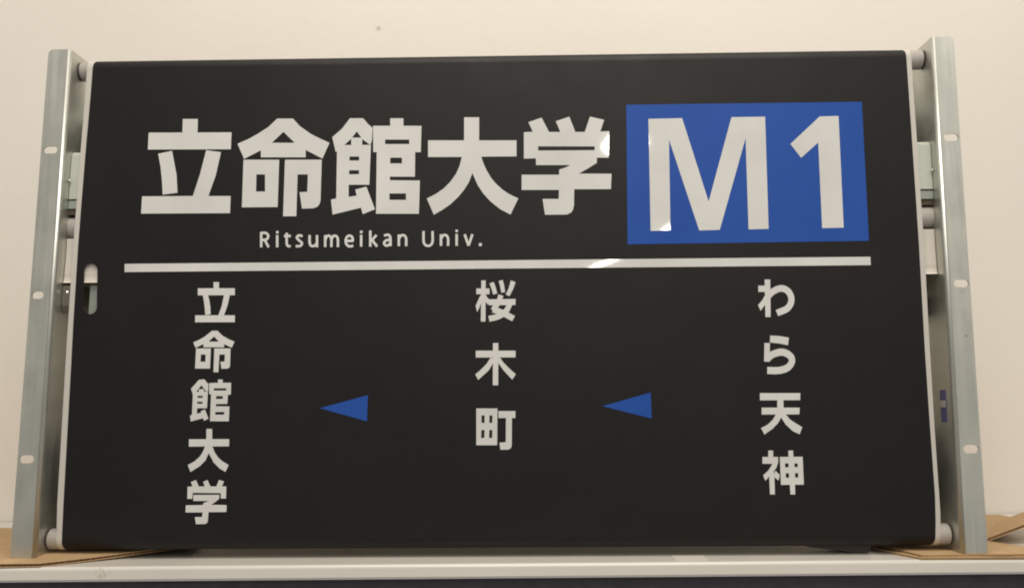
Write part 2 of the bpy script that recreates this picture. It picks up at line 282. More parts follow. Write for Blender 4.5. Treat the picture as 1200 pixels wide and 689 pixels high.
  ('character',[[0,[4502,3378,4658,3368,4805,3341,4785,3216,4652,3245,4494,3264]],[1,[4402,3256,4491,3255,4477,2949,4384,2953]],[2,[4463,2953,4477,2964,4413,3052,4400,3042]],[2,[4477,2964,4492,2975,4426,3061,4413,3052]],[2,[4492,2975,4506,2986,4439,3072,4426,3061]],[2,[4506,2986,4518,2996,4453,3083,4439,3072]],[2,[4518,2996,4531,3005,4469,3095,4453,3083]],[2,[4531,3005,4542,3013,4486,3107,4469,3095]],[2,[4542,3013,4553,3018,4505,3119,4486,3107]],[2,[4553,3018,4565,3023,4525,3128,4505,3119]],[2,[4565,3023,4579,3028,4545,3136,4525,3128]],[2,[4579,3028,4595,3033,4566,3143,4545,3136]],[2,[4595,3033,4612,3038,4588,3150,4566,3143]],[2,[4612,3038,4629,3041,4610,3155,4588,3150]],[2,[4629,3041,4645,3044,4634,3159,4610,3155]],[2,[4645,3044,4660,3046,4657,3162,4634,3159]],[2,[4660,3046,4674,3046,4681,3162,4657,3162]],[2,[4674,3046,4685,3045,4704,3160,4681,3162]],[2,[4685,3045,4695,3044,4728,3156,4704,3160]],[2,[4695,3044,4707,3040,4750,3148,4728,3156]],[2,[4707,3040,4720,3035,4770,3140,4750,3148]],[2,[4720,3035,4732,3030,4790,3129,4770,3140]],[2,[4732,3030,4744,3023,4808,3118,4790,3129]],[2,[4744,3023,4755,3016,4825,3105,4808,3118]],[2,[4755,3016,4764,3009,4839,3092,4825,3105]],[2,[4764,3009,4771,3003,4853,3078,4839,3092]],[2,[4771,3003,4776,2998,4864,3063,4853,3078]],[2,[4776,2998,4780,2993,4873,3047,4864,3063]],[2,[4780,2993,4783,2988,4880,3030,4873,3047]],[2,[4783,2988,4786,2982,4885,3012,4880,3030]],[2,[4786,2982,4787,2977,4888,2993,4885,3012]],[2,[4787,2977,4788,2971,4889,2975,4888,2993]],[2,[4788,2971,4787,2965,4888,2956,4889,2975]],[2,[4787,2965,4786,2960,4885,2937,4888,2956]],[2,[4786,2960,4783,2954,4879,2919,4885,2937]],[2,[4783,2954,4779,2946,4871,2900,4879,2919]],[2,[4779,2946,4773,2937,4861,2883,4871,2900]],[2,[4773,2937,4766,2927,4850,2866,4861,2883]],[2,[4766,2927,4758,2918,4837,2849,4850,2866]],[2,[4758,2918,4749,2910,4823,2833,4837,2849]],[2,[4749,2910,4740,2902,4807,2818,4823,2833]],[2,[4740,2902,4731,2897,4789,2804,4807,2818]],[2,[4731,2897,4721,2891,4770,2792,4789,2804]],[2,[4721,2891,4709,2886,4751,2783,4770,2792]],[2,[4709,2886,4696,2882,4731,2774,4751,2783]],[2,[4696,2882,4681,2877,4710,2767,4731,2774]],[2,[4681,2877,4665,2873,4688,2761,4710,2767]],[2,[4665,2873,4648,2869,4666,2756,4688,2761]],[2,[4648,2869,4630,2866,4644,2752,4666,2756]],[2,[4630,2866,4612,2864,4621,2749,4644,2752]],[2,[4612,2864,4594,2862,4597,2747,4621,2749]],[2,[4594,2862,4574,2861,4572,2746,4597,2747]],[2,[4574,2861,4553,2862,4546,2746,4572,2746]],[2,[4553,2862,4530,2862,4521,2747,4546,2746]],[2,[4530,2862,4506,2863,4496,2748,4521,2747]],[2,[4506,2863,4481,2864,4472,2749,4496,2748]],[2,[4481,2864,4456,2865,4448,2750,4472,2749]],[2,[4456,2865,4431,2866,4425,2750,4448,2750]]]),
  ('character',[[0,[4293,2442,4946,2437,4938,2324,4288,2326]],[1,[4310,2208,4923,2203,4915,2096,4305,2097]],[2,[4568,2332,4666,2331,4665,2192,4691,2101,4760,2013,4854,1949,4949,1890,4902,1777,4793,1829,4686,1934,4617,2047,4561,1956,4473,1870,4336,1777,4285,1881,4392,1933,4480,2012,4543,2109,4561,2192]]]),
  ('character',[[0,[4386,1522,4464,1521,4459,1411,4381,1412]],[1,[4287,1422,4537,1420,4536,1335,4498,1239,4410,1144,4316,1043,4285,1131,4372,1206,4443,1311,4282,1315]],[2,[4380,1158,4465,1192,4459,830,4382,830]],[3,[4483,1205,4552,1136,4528,1047,4457,1109]],[4,[4565,1420,4931,1420,4929,981,4563,979],[4644,1318,4699,1317,4699,1254,4643,1255],[4794,1317,4847,1316,4846,1256,4794,1256],[4647,1160,4700,1160,4696,1090,4647,1090],[4797,1163,4847,1163,4844,1092,4796,1092]],[5,[4706,1520,4784,1519,4783,1413,4705,1414]],[6,[4705,986,4785,986,4783,828,4706,828]]]),
  ('letter',[[0,[-3964,5200,-3956,4939,-3915,4939,-3923,5199]],[1,[-3950,5163,-3931,5163,-3933,5205,-3951,5205]],[1,[-3931,5163,-3911,5164,-3913,5205,-3933,5205]],[1,[-3911,5164,-3892,5164,-3893,5206,-3913,5205]],[1,[-3892,5164,-3877,5163,-3872,5204,-3893,5206]],[1,[-3877,5163,-3868,5160,-3853,5199,-3872,5204]],[1,[-3868,5160,-3860,5155,-3836,5188,-3853,5199]],[1,[-3860,5155,-3853,5148,-3822,5175,-3836,5188]],[1,[-3853,5148,-3847,5140,-3812,5160,-3822,5175]],[1,[-3847,5140,-3844,5132,-3804,5143,-3812,5160]],[1,[-3844,5132,-3843,5126,-3801,5126,-3804,5143]],[1,[-3843,5126,-3844,5120,-3803,5109,-3801,5126]],[1,[-3844,5120,-3847,5111,-3809,5092,-3803,5109]],[1,[-3847,5111,-3852,5102,-3819,5076,-3809,5092]],[1,[-3852,5102,-3859,5094,-3831,5062,-3819,5076]],[1,[-3859,5094,-3866,5089,-3847,5051,-3831,5062]],[1,[-3866,5089,-3876,5086,-3867,5045,-3847,5051]],[1,[-3876,5086,-3891,5085,-3887,5043,-3867,5045]],[1,[-3891,5085,-3909,5085,-3908,5043,-3887,5043]],[1,[-3909,5085,-3929,5085,-3927,5043,-3908,5043]],[1,[-3929,5085,-3949,5084,-3946,5042,-3927,5043]],[2,[-3900,5057,-3829,4928,-3793,4947,-3864,5076]]]),
  ('letter',[[0,[-3693,5144,-3687,4936,-3646,4936,-3652,5144]],[1,[-3694,5214,-3651,5214,-3650,5171,-3692,5172]]]),
  ('letter',[[0,[-3533,5182,-3532,5145,-3491,5144,-3491,5181]],[0,[-3532,5145,-3532,5105,-3490,5104,-3491,5144]],[0,[-3532,5105,-3531,5067,-3490,5067,-3490,5104]],[0,[-3531,5067,-3530,5033,-3489,5033,-3490,5067]],[0,[-3530,5033,-3528,5005,-3487,5007,-3489,5033]],[0,[-3528,5005,-3525,4984,-3484,4991,-3487,5007]],[0,[-3525,4984,-3521,4969,-3482,4982,-3484,4991]],[0,[-3521,4969,-3515,4956,-3481,4979,-3482,4982]],[0,[-3515,4956,-3507,4947,-3479,4977,-3481,4979]],[0,[-3507,4947,-3497,4940,-3476,4975,-3479,4977]],[0,[-3497,4940,-3485,4933,-3474,4974,-3476,4975]],[0,[-3485,4933,-3471,4931,-3470,4973,-3474,4974]],[0,[-3471,4931,-3459,4932,-3462,4973,-3470,4973]],[0,[-3459,4932,-3449,4932,-3452,4974,-3462,4973]],[0,[-3449,4932,-3440,4932,-3441,4974,-3452,4974]],[1,[-3556,5106,-3441,5105,-3442,5147,-3557,5148]]]),
  ('letter',[[0,[-3238,5140,-3249,5143,-3261,5104,-3249,5100]],[0,[-3249,5143,-3261,5148,-3273,5108,-3261,5104]],[0,[-3261,5148,-3275,5152,-3284,5112,-3273,5108]],[0,[-3275,5152,-3290,5155,-3292,5113,-3284,5112]],[0,[-3290,5155,-3306,5155,-3297,5113,-3292,5113]],[0,[-3306,5155,-3321,5150,-3303,5111,-3297,5113]],[0,[-3321,5150,-3334,5142,-3310,5107,-3303,5111]],[0,[-3334,5142,-3347,5132,-3317,5102,-3310,5107]],[0,[-3347,5132,-3357,5118,-3320,5098,-3317,5102]],[0,[-3357,5118,-3361,5099,-3320,5099,-3320,5098]],[0,[-3361,5099,-3356,5081,-3320,5100,-3320,5099]],[0,[-3356,5081,-3346,5067,-3315,5093,-3320,5100]],[0,[-3346,5067,-3335,5055,-3306,5084,-3315,5093]],[0,[-3335,5055,-3323,5044,-3295,5073,-3306,5084]],[0,[-3323,5044,-3313,5033,-3285,5063,-3295,5073]],[0,[-3313,5033,-3301,5023,-3276,5055,-3285,5063]],[0,[-3301,5023,-3288,5013,-3265,5047,-3276,5055]],[0,[-3288,5013,-3277,5005,-3252,5037,-3265,5047]],[0,[-3277,5005,-3271,4999,-3239,5025,-3252,5037]],[0,[-3271,4999,-3270,4998,-3230,5008,-3239,5025]],[0,[-3270,4998,-3270,4997,-3230,4989,-3230,5008]],[0,[-3270,4997,-3272,4991,-3234,4973,-3230,4989]],[0,[-3272,4991,-3276,4984,-3243,4958,-3234,4973]],[0,[-3276,4984,-3282,4978,-3254,4946,-3243,4958]],[0,[-3282,4978,-3287,4974,-3269,4936,-3254,4946]],[0,[-3287,4974,-3294,4972,-3286,4931,-3269,4936]],[0,[-3294,4972,-3306,4971,-3304,4930,-3286,4931]],[0,[-3306,4971,-3321,4972,-3321,4930,-3304,4930]],[0,[-3321,4972,-3338,4973,-3338,4931,-3321,4930]],[0,[-3338,4973,-3355,4973,-3354,4931,-3338,4931]]]),
  ('letter',[[0,[-3145,5138,-3145,5110,-3103,5109,-3104,5138]],[0,[-3145,5110,-3145,5080,-3103,5079,-3103,5109]],[0,[-3145,5080,-3144,5050,-3103,5050,-3103,5079]],[0,[-3144,5050,-3143,5022,-3102,5025,-3103,5050]],[0,[-3143,5022,-3140,4998,-3099,5005,-3102,5025]],[0,[-3140,4998,-3135,4979,-3096,4991,-3099,5005]],[0,[-3135,4979,-3127,4962,-3091,4982,-3096,4991]],[0,[-3127,4962,-3118,4949,-3087,4976,-3091,4982]],[0,[-3118,4949,-3106,4939,-3083,4973,-3087,4976]],[0,[-3106,4939,-3093,4931,-3079,4970,-3083,4973]],[0,[-3093,4931,-3077,4928,-3075,4969,-3079,4970]],[0,[-3077,4928,-3060,4928,-3067,4970,-3075,4969]],[0,[-3060,4928,-3044,4932,-3057,4972,-3067,4970]],[0,[-3044,4932,-3030,4937,-3048,4975,-3057,4972]],[0,[-3030,4937,-3016,4945,-3041,4979,-3048,4975]],[0,[-3016,4945,-3005,4955,-3036,4983,-3041,4979]],[0,[-3005,4955,-2997,4967,-3032,4990,-3036,4983]],[0,[-2997,4967,-2990,4979,-3027,4999,-3032,4990]],[0,[-2990,4979,-2985,4989,-3021,5010,-3027,4999]],[0,[-2985,4989,-2979,4999,-3015,5021,-3021,5010]],[1,[-3020,5137,-3016,4929,-2975,4928,-2979,5136]]]),
  ('letter',[[0,[-2882,5135,-2878,4931,-2837,4931,-2841,5135]],[1,[-2841,5047,-2835,5060,-2872,5080,-2878,5067]],[1,[-2835,5060,-2828,5075,-2866,5093,-2872,5080]],[1,[-2828,5075,-2822,5087,-2859,5108,-2866,5093]],[1,[-2822,5087,-2817,5096,-2851,5122,-2859,5108]],[1,[-2817,5096,-2813,5100,-2840,5134,-2851,5122]],[1,[-2813,5100,-2811,5102,-2826,5141,-2840,5134]],[1,[-2811,5102,-2806,5103,-2811,5144,-2826,5141]],[1,[-2806,5103,-2802,5103,-2797,5144,-2811,5144]],[1,[-2802,5103,-2797,5101,-2783,5140,-2797,5144]],[1,[-2797,5101,-2794,5099,-2771,5134,-2783,5140]],[1,[-2794,5099,-2790,5096,-2762,5126,-2771,5134]],[1,[-2790,5096,-2786,5092,-2753,5116,-2762,5126]],[1,[-2786,5092,-2783,5086,-2746,5103,-2753,5116]],[1,[-2783,5086,-2780,5077,-2740,5087,-2746,5103]],[1,[-2780,5077,-2777,5063,-2736,5068,-2740,5087]],[1,[-2777,5063,-2775,5043,-2734,5044,-2736,5068]],[1,[-2775,5043,-2774,5018,-2733,5017,-2734,5044]],[1,[-2774,5018,-2774,4989,-2733,4987,-2733,5017]],[1,[-2774,4989,-2775,4959,-2733,4958,-2733,4987]],[1,[-2775,4959,-2774,4930,-2733,4929,-2733,4958]],[2,[-2738,5046,-2731,5059,-2768,5078,-2775,5066]],[2,[-2731,5059,-2725,5073,-2762,5092,-2768,5078]],[2,[-2725,5073,-2719,5086,-2755,5107,-2762,5092]],[2,[-2719,5086,-2714,5095,-2747,5120,-2755,5107]],[2,[-2714,5095,-2710,5099,-2736,5133,-2747,5120]],[2,[-2710,5099,-2707,5101,-2722,5140,-2736,5133]],[2,[-2707,5101,-2702,5102,-2707,5143,-2722,5140]],[2,[-2702,5102,-2697,5101,-2692,5143,-2707,5143]],[2,[-2697,5101,-2692,5100,-2679,5139,-2692,5143]],[2,[-2692,5100,-2687,5098,-2666,5133,-2679,5139]],[2,[-2687,5098,-2683,5094,-2656,5125,-2666,5133]],[2,[-2683,5094,-2678,5090,-2647,5116,-2656,5125]],[2,[-2678,5090,-2674,5084,-2638,5103,-2647,5116]],[2,[-2674,5084,-2671,5075,-2631,5087,-2638,5103]],[2,[-2671,5075,-2668,5062,-2627,5067,-2631,5087]],[2,[-2668,5062,-2665,5042,-2624,5043,-2627,5067]],[2,[-2665,5042,-2665,5017,-2624,5016,-2624,5043]],[2,[-2665,5017,-2665,4988,-2624,4986,-2624,5016]],[2,[-2665,4988,-2665,4958,-2624,4956,-2624,4986]],[2,[-2665,4958,-2665,4929,-2624,4928,-2624,4956]]]),
  ('letter',[[0,[-2510,5011,-2384,5010,-2384,5051,-2511,5053]],[1,[-2371,5030,-2374,5044,-2415,5038,-2412,5023]],[1,[-2374,5044,-2376,5060,-2417,5054,-2415,5038]],[1,[-2376,5060,-2379,5076,-2419,5068,-2417,5054]],[1,[-2379,5076,-2383,5092,-2422,5079,-2419,5068]],[1,[-2383,5092,-2391,5108,-2425,5085,-2422,5079]],[1,[-2391,5108,-2402,5121,-2429,5090,-2425,5085]],[1,[-2402,5121,-2415,5130,-2435,5094,-2429,5090]],[1,[-2415,5130,-2429,5137,-2442,5098,-2435,5094]],[1,[-2429,5137,-2444,5141,-2449,5099,-2442,5098]],[1,[-2444,5141,-2459,5141,-2454,5100,-2449,5099]],[1,[-2459,5141,-2473,5138,-2459,5099,-2454,5100]],[1,[-2473,5138,-2486,5132,-2465,5096,-2459,5099]],[1,[-2486,5132,-2498,5123,-2471,5091,-2465,5096]],[1,[-2498,5123,-2509,5113,-2478,5085,-2471,5091]],[1,[-2509,5113,-2517,5101,-2482,5079,-2478,5085]],[1,[-2517,5101,-2524,5088,-2486,5071,-2482,5079]],[1,[-2524,5088,-2529,5074,-2490,5061,-2486,5071]],[1,[-2529,5074,-2533,5059,-2492,5050,-2490,5061]],[1,[-2533,5059,-2535,5043,-2493,5039,-2492,5050]],[1,[-2535,5043,-2535,5028,-2494,5028,-2493,5039]],[1,[-2535,5028,-2533,5012,-2493,5018,-2494,5028]],[1,[-2533,5012,-2530,4997,-2490,5006,-2493,5018]],[1,[-2530,4997,-2525,4981,-2487,4995,-2490,5006]],[1,[-2525,4981,-2519,4966,-2482,4985,-2487,4995]],[1,[-2519,4966,-2510,4953,-2478,4978,-2482,4985]],[1,[-2510,4953,-2499,4942,-2473,4973,-2478,4978]],[1,[-2499,4942,-2487,4933,-2466,4968,-2473,4973]],[1,[-2487,4933,-2474,4926,-2458,4964,-2466,4968]],[1,[-2474,4926,-2460,4920,-2449,4960,-2458,4964]],[1,[-2460,4920,-2446,4917,-2442,4959,-2449,4960]],[1,[-2446,4917,-2431,4917,-2435,4958,-2442,4959]],[1,[-2431,4917,-2417,4919,-2426,4960,-2435,4958]],[1,[-2417,4919,-2404,4923,-2416,4963,-2426,4960]],[1,[-2404,4923,-2392,4926,-2404,4966,-2416,4963]],[1,[-2392,4926,-2381,4929,-2392,4969,-2404,4966]]]),
  ('letter',[[0,[-2276,5132,-2273,4932,-2232,4932,-2235,5132]],[1,[-2275,5202,-2233,5202,-2233,5159,-2275,5159]]]),
  ('letter',[[0,[-2123,5204,-2120,4931,-2079,4930,-2082,5204]],[1,[-2014,5139,-2104,5037,-2073,5009,-1983,5111]],[2,[-2090,5034,-2001,4917,-1968,4942,-2058,5059]]]),
  ('letter',[[0,[-1863,5094,-1850,5098,-1864,5138,-1876,5134]],[0,[-1850,5098,-1837,5103,-1852,5142,-1864,5138]],[0,[-1837,5103,-1826,5107,-1838,5147,-1852,5142]],[0,[-1826,5107,-1817,5109,-1822,5150,-1838,5147]],[0,[-1817,5109,-1811,5108,-1806,5150,-1822,5150]],[0,[-1811,5108,-1804,5106,-1793,5146,-1806,5150]],[0,[-1804,5106,-1798,5104,-1779,5141,-1793,5146]],[0,[-1798,5104,-1794,5102,-1765,5131,-1779,5141]],[0,[-1794,5102,-1790,5096,-1754,5115,-1765,5131]],[0,[-1790,5096,-1786,5085,-1746,5094,-1754,5115]],[0,[-1786,5085,-1783,5064,-1742,5068,-1746,5094]],[0,[-1783,5064,-1781,5035,-1740,5036,-1742,5068]],[0,[-1781,5035,-1781,5002,-1739,5002,-1740,5036]],[0,[-1781,5002,-1780,4967,-1739,4967,-1739,5002]],[0,[-1780,4967,-1779,4934,-1738,4934,-1739,4967]],[1,[-1765,5066,-1779,5063,-1774,5022,-1759,5024]],[1,[-1779,5063,-1795,5062,-1789,5020,-1774,5022]],[1,[-1795,5062,-1810,5060,-1803,5019,-1789,5020]],[1,[-1810,5060,-1827,5057,-1815,5016,-1803,5019]],[1,[-1827,5057,-1842,5051,-1823,5013,-1815,5016]],[1,[-1842,5051,-1855,5042,-1831,5009,-1823,5013]],[1,[-1855,5042,-1867,5032,-1838,5002,-1831,5009]],[1,[-1867,5032,-1877,5021,-1844,4996,-1838,5002]],[1,[-1877,5021,-1885,5008,-1847,4990,-1844,4996]],[1,[-1885,5008,-1889,4992,-1848,4988,-1847,4990]],[1,[-1889,4992,-1887,4975,-1848,4986,-1848,4988]],[1,[-1887,4975,-1881,4961,-1845,4980,-1848,4986]],[1,[-1881,4961,-1873,4948,-1841,4973,-1845,4980]],[1,[-1873,4948,-1862,4937,-1836,4968,-1841,4973]],[1,[-1862,4937,-1850,4928,-1832,4966,-1836,4968]],[1,[-1850,4928,-1835,4924,-1830,4965,-1832,4966]],[1,[-1835,4924,-1821,4923,-1824,4965,-1830,4965]],[1,[-1821,4923,-1808,4925,-1817,4966,-1824,4965]],[1,[-1808,4925,-1795,4929,-1809,4968,-1817,4966]],[1,[-1795,4929,-1783,4934,-1803,4971,-1809,4968]],[1,[-1783,4934,-1773,4941,-1799,4973,-1803,4971]],[1,[-1773,4941,-1764,4950,-1795,4978,-1799,4973]],[1,[-1764,4950,-1757,4958,-1790,4985,-1795,4978]],[1,[-1757,4958,-1751,4966,-1784,4993,-1790,4985]],[1,[-1751,4966,-1745,4973,-1777,5000,-1784,4993]]]),
  ('letter',[[0,[-1642,5131,-1640,4933,-1599,4933,-1600,5130]],[1,[-1603,5045,-1595,5058,-1630,5081,-1638,5069]],[1,[-1595,5058,-1587,5072,-1622,5094,-1630,5081]],[1,[-1587,5072,-1579,5084,-1613,5108,-1622,5094]],[1,[-1579,5084,-1573,5093,-1603,5122,-1613,5108]],[1,[-1573,5093,-1568,5097,-1589,5133,-1603,5122]],[1,[-1568,5097,-1563,5098,-1573,5139,-1589,5133]],[1,[-1563,5098,-1556,5099,-1557,5141,-1573,5139]],[1,[-1556,5099,-1549,5098,-1542,5139,-1557,5141]],[1,[-1549,5098,-1542,5096,-1527,5135,-1542,5139]],[1,[-1542,5096,-1537,5093,-1514,5127,-1527,5135]],[1,[-1537,5093,-1532,5089,-1503,5118,-1514,5127]],[1,[-1532,5089,-1528,5084,-1494,5106,-1503,5118]],[1,[-1528,5084,-1525,5077,-1487,5093,-1494,5106]],[1,[-1525,5077,-1521,5067,-1481,5077,-1487,5093]],[1,[-1521,5067,-1518,5053,-1478,5058,-1481,5077]],[1,[-1518,5053,-1517,5034,-1476,5036,-1478,5058]],[1,[-1517,5034,-1516,5011,-1475,5010,-1476,5036]],[1,[-1516,5011,-1517,4985,-1476,4984,-1475,5010]],[1,[-1517,4985,-1517,4958,-1476,4957,-1476,4984]],[1,[-1517,4958,-1517,4932,-1476,4931,-1476,4957]]]),
  ('letter',[[0,[-1227,5185,-1226,5148,-1185,5147,-1185,5184]],[0,[-1226,5148,-1227,5109,-1185,5108,-1185,5147]],[0,[-1227,5109,-1227,5071,-1186,5071,-1185,5108]],[0,[-1227,5071,-1226,5036,-1185,5038,-1186,5071]],[0,[-1226,5036,-1224,5007,-1183,5012,-1185,5038]],[0,[-1224,5007,-1220,4985,-1180,4994,-1183,5012]],[0,[-1220,4985,-1214,4968,-1176,4984,-1180,4994]],[0,[-1214,4968,-1206,4955,-1173,4978,-1176,4984]],[0,[-1206,4955,-1198,4945,-1168,4972,-1173,4978]],[0,[-1198,4945,-1190,4936,-1162,4966,-1168,4972]],[0,[-1190,4936,-1180,4927,-1156,4961,-1162,4966]],[0,[-1180,4927,-1167,4920,-1150,4957,-1156,4961]],[0,[-1167,4920,-1154,4915,-1143,4954,-1150,4957]],[0,[-1154,4915,-1141,4912,-1135,4953,-1143,4954]],[0,[-1141,4912,-1128,4910,-1128,4952,-1135,4953]],[0,[-1128,4910,-1115,4911,-1122,4952,-1128,4952]],[0,[-1115,4911,-1102,4914,-1114,4954,-1122,4952]],[0,[-1102,4914,-1089,4919,-1107,4957,-1114,4954]],[0,[-1089,4919,-1077,4926,-1101,4960,-1107,4957]],[0,[-1077,4926,-1067,4935,-1095,4966,-1101,4960]],[0,[-1067,4935,-1058,4943,-1089,4972,-1095,4966]],[0,[-1058,4943,-1050,4953,-1084,4977,-1089,4972]],[0,[-1050,4953,-1043,4966,-1081,4983,-1084,4977]],[0,[-1043,4966,-1037,4983,-1077,4993,-1081,4983]],[0,[-1037,4983,-1034,5005,-1075,5010,-1077,4993]],[0,[-1034,5005,-1032,5034,-1073,5036,-1075,5010]],[0,[-1032,5034,-1032,5069,-1073,5069,-1073,5036]],[0,[-1032,5069,-1033,5107,-1074,5107,-1073,5069]],[0,[-1033,5107,-1034,5146,-1075,5146,-1074,5107]],[0,[-1034,5146,-1034,5183,-1075,5183,-1075,5146]]]),
  ('letter',[[0,[-934,5127,-933,4929,-892,4929,-893,5126]],[1,[-896,5041,-888,5053,-922,5077,-930,5065]],[1,[-888,5053,-879,5066,-914,5089,-922,5077]],[1,[-879,5066,-872,5078,-905,5103,-914,5089]],[1,[-872,5078,-865,5087,-895,5116,-905,5103]],[1,[-865,5087,-860,5091,-882,5127,-895,5116]],[1,[-860,5091,-856,5093,-867,5133,-882,5127]],[1,[-856,5093,-849,5094,-852,5135,-867,5133]],[1,[-849,5094,-843,5093,-837,5134,-852,5135]],[1,[-843,5093,-837,5092,-823,5130,-837,5134]],[1,[-837,5092,-833,5089,-810,5123,-823,5130]],[1,[-833,5089,-829,5085,-799,5114,-810,5123]],[1,[-829,5085,-825,5080,-790,5102,-799,5114]],[1,[-825,5080,-821,5073,-783,5089,-790,5102]],[1,[-821,5073,-818,5063,-778,5073,-783,5089]],[1,[-818,5063,-815,5049,-774,5054,-778,5073]],[1,[-815,5049,-813,5030,-772,5032,-774,5054]],[1,[-813,5030,-813,5007,-772,5006,-772,5032]],[1,[-813,5007,-814,4981,-773,4980,-772,5006]],[1,[-814,4981,-814,4954,-773,4953,-773,4980]],[1,[-814,4954,-815,4928,-774,4927,-773,4953]]]),
  ('letter',[[0,[-670,5128,-670,4926,-629,4926,-629,5127]],[1,[-670,5202,-628,5201,-628,5158,-670,5159]]]),
  ('letter',[[0,[-535,5116,-470,4921,-432,4934,-496,5129]],[1,[-405,5128,-470,4935,-432,4921,-366,5114]]]),
  ('letter',[[0,[-277,4970,-228,4970,-228,4919,-278,4920]]]),
  ('rule_line',[[0,[-6234,4681,6216,4668,6213,4528,-6227,4543]]]),
  ('arrow',[[0,[-2892,2256,-2105,2461,-2116,2039]]]),
  ('arrow',[[0,[1731,2252,2520,2466,2526,2046]]]),
  ('blue_panel',[[0,[2245,7335,6235,7332,6210,4937,2206,4922]]]),
]

# ------------------------------------------------------------------ the setting: wall
SH = 0.01674                                   # the table and wall stand a touch askew to the sign
bm = bmesh.new()
vs = [bm.verts.new((x, 0.2425 + SH*x, z)) for x, z in ((-3, -1.2), (3, -1.2), (3, 2.6), (-3, 2.6))]
bm.faces.new(vs)
wall = link('wall', bm_mesh('wall', bm), M_wall)
wall['kind'] = 'structure'

# ------------------------------------------------------------------ table
ZT = -0.0068
table = thing('table', 'white laminate table against the wall under the black station sign', 'table', (0, 0.1, -0.72))
def sweep_table(name, prof, mt, smooth=False):
    bm = bmesh.new()
    n = len(prof)
    A = [bm.verts.new((-1.1, y - SH*1.1, z)) for y, z in prof]; B = [bm.verts.new((1.1, y + SH*1.1, z)) for y, z in prof]
    for i in range(n):
        j = (i+1) % n
        f = bm.faces.new([A[i], A[j], B[j], B[i]]); f.smooth = smooth
    bm.faces.new(A); bm.faces.new(B)
    return link(name, bm_mesh(name, bm), mt, table)
FY = -0.0246
sweep_table('tabletop', [(FY+0.0028, ZT)] + [(FY+0.0028-0.0028*math.sin(math.radians(a)), ZT-0.0028+0.0028*math.cos(math.radians(a))) for a in (15, 30, 45, 60, 75, 90)] + [(FY, ZT-0.0094), (0.240, ZT-0.0094), (0.240, ZT)], M_table)
sweep_table('edge_lip', [(FY-0.0004, ZT-0.0096), (FY-0.0004, ZT-0.0108), (FY+0.02, ZT-0.0108), (FY+0.02, ZT-0.0096)], M_band)
sweep_table('front_panel', [(FY+0.0035, ZT-0.011), (FY+0.0035, -0.60), (FY+0.02, -0.60), (FY+0.02, ZT-0.011)], M_apron)
for x in (-1.04, 1.04):
    for y in (0.02, 0.20):
        bm = bmesh.new()
        slab(bm, [[(x-.02, y-.02), (x+.02, y-.02), (x+.02, y+.02), (x-.02, y+.02)]], lambda p: (p[0], p[1]+SH*x, ZT-0.011), lambda p: (p[0], p[1]+SH*x, -0.72))
        link('leg', bm_mesh('leg', bm), M_apron, table)

# short strip of white tape on the tabletop
bm = bmesh.new()
slab(bm, [[(0.139, -0.016), (0.165, -0.0155), (0.1645, 0.005), (0.1395, 0.0045)]], lambda p: (p[0], p[1], ZT+0.0001), lambda p: (p[0], p[1], ZT+0.0004))
o = link('tape_strip', bm_mesh('tape_strip', bm), M_tape)
o['label'] = 'short strip of whiter tape on the tabletop below the sign'; o['category'] = 'tape'

# ------------------------------------------------------------------ cardboard
def card(parent, name, pts, z0, th, inset=0.0008):
    """corrugated sheet: top liner, recessed fluted core, bottom liner. pts: (x, y, lift)"""
    lift = {}
    ring = [(p[0], p[1]) for p in pts]
    for p in pts: lift[(p[0], p[1])] = p[2] if len(p) > 2 else 0.0
    cxm = sum(p[0] for p in ring)/len(ring); cym = sum(p[1] for p in ring)/len(ring)
    L = 0.0005
    bm = bmesh.new()
    slab(bm, [ring], lambda p: (p[0], p[1], z0+th-L+lift[p]), lambda p: (p[0], p[1], z0+th+lift[p]))
    slab(bm, [ring], lambda p: (p[0], p[1], z0+lift[p]), lambda p: (p[0], p[1], z0+L+lift[p]))
    o = link(name, bm_mesh(name, bm), M_card, parent)
    # fluted core: a zigzag wall round the rim between the liners
    bm = bmesh.new(); zz = []
    n = len(ring)
    k = 0
    for i in range(n):
        a, c = ring[i], ring[(i+1) % n]
        d = math.hypot(c[0]-a[0], c[1]-a[1]); m_ = max(2, int(d/0.0022)); m_ += m_ % 2
        for s in range(m_):
            t = s/m_
            x = a[0]+(c[0]-a[0])*t; y = a[1]+(c[1]-a[1])*t
            l = lift[a]+(lift[c]-lift[a])*t
            ins = inset if s % 2 == 0 else inset*3.2
            dx, dy = cxm-x, cym-y; r = math.hypot(dx, dy)
            zz.append((x+dx/r*ins, y+dy/r*ins, l))
    lo = [bm.verts.new((x, y, z0+L*0.9+l)) for x, y, l in zz]; hi = [bm.verts.new((x, y, z0+th-L*0.9+l)) for x, y, l in zz]
    for i in range(len(zz)):
        j = (i+1) % len(zz)
        bm.faces.new([lo[i], lo[j], hi[j], hi[i]])
    link('corrugated_core', bm_mesh('corrugated_core', bm), M_flute, o)
    return o
cl = thing('cardboard_sheet', 'brown corrugated cardboard sheet lying under the left foot of the sign', 'cardboard', (-0.42, 0.06, ZT), 'cardboard under the sign')
card(cl, 'sheet', [(-0.64, -0.034), (-0.40, -0.0315), (-0.352, -0.0295), (-0.322, -0.008, 0.0006), (-0.288, 0.016, 0.0022), (-0.262, 0.034, 0.0038), (-0.27, 0.10, 0.003), (-0.33, 0.165), (-0.64, 0.168)], ZT+0.0002, 0.0028)
cr = thing('cardboard_sheet', 'brown cardboard sheet with a raised flap under the right foot of the sign', 'cardboard', (0.42, 0.06, ZT), 'cardboard under the sign')
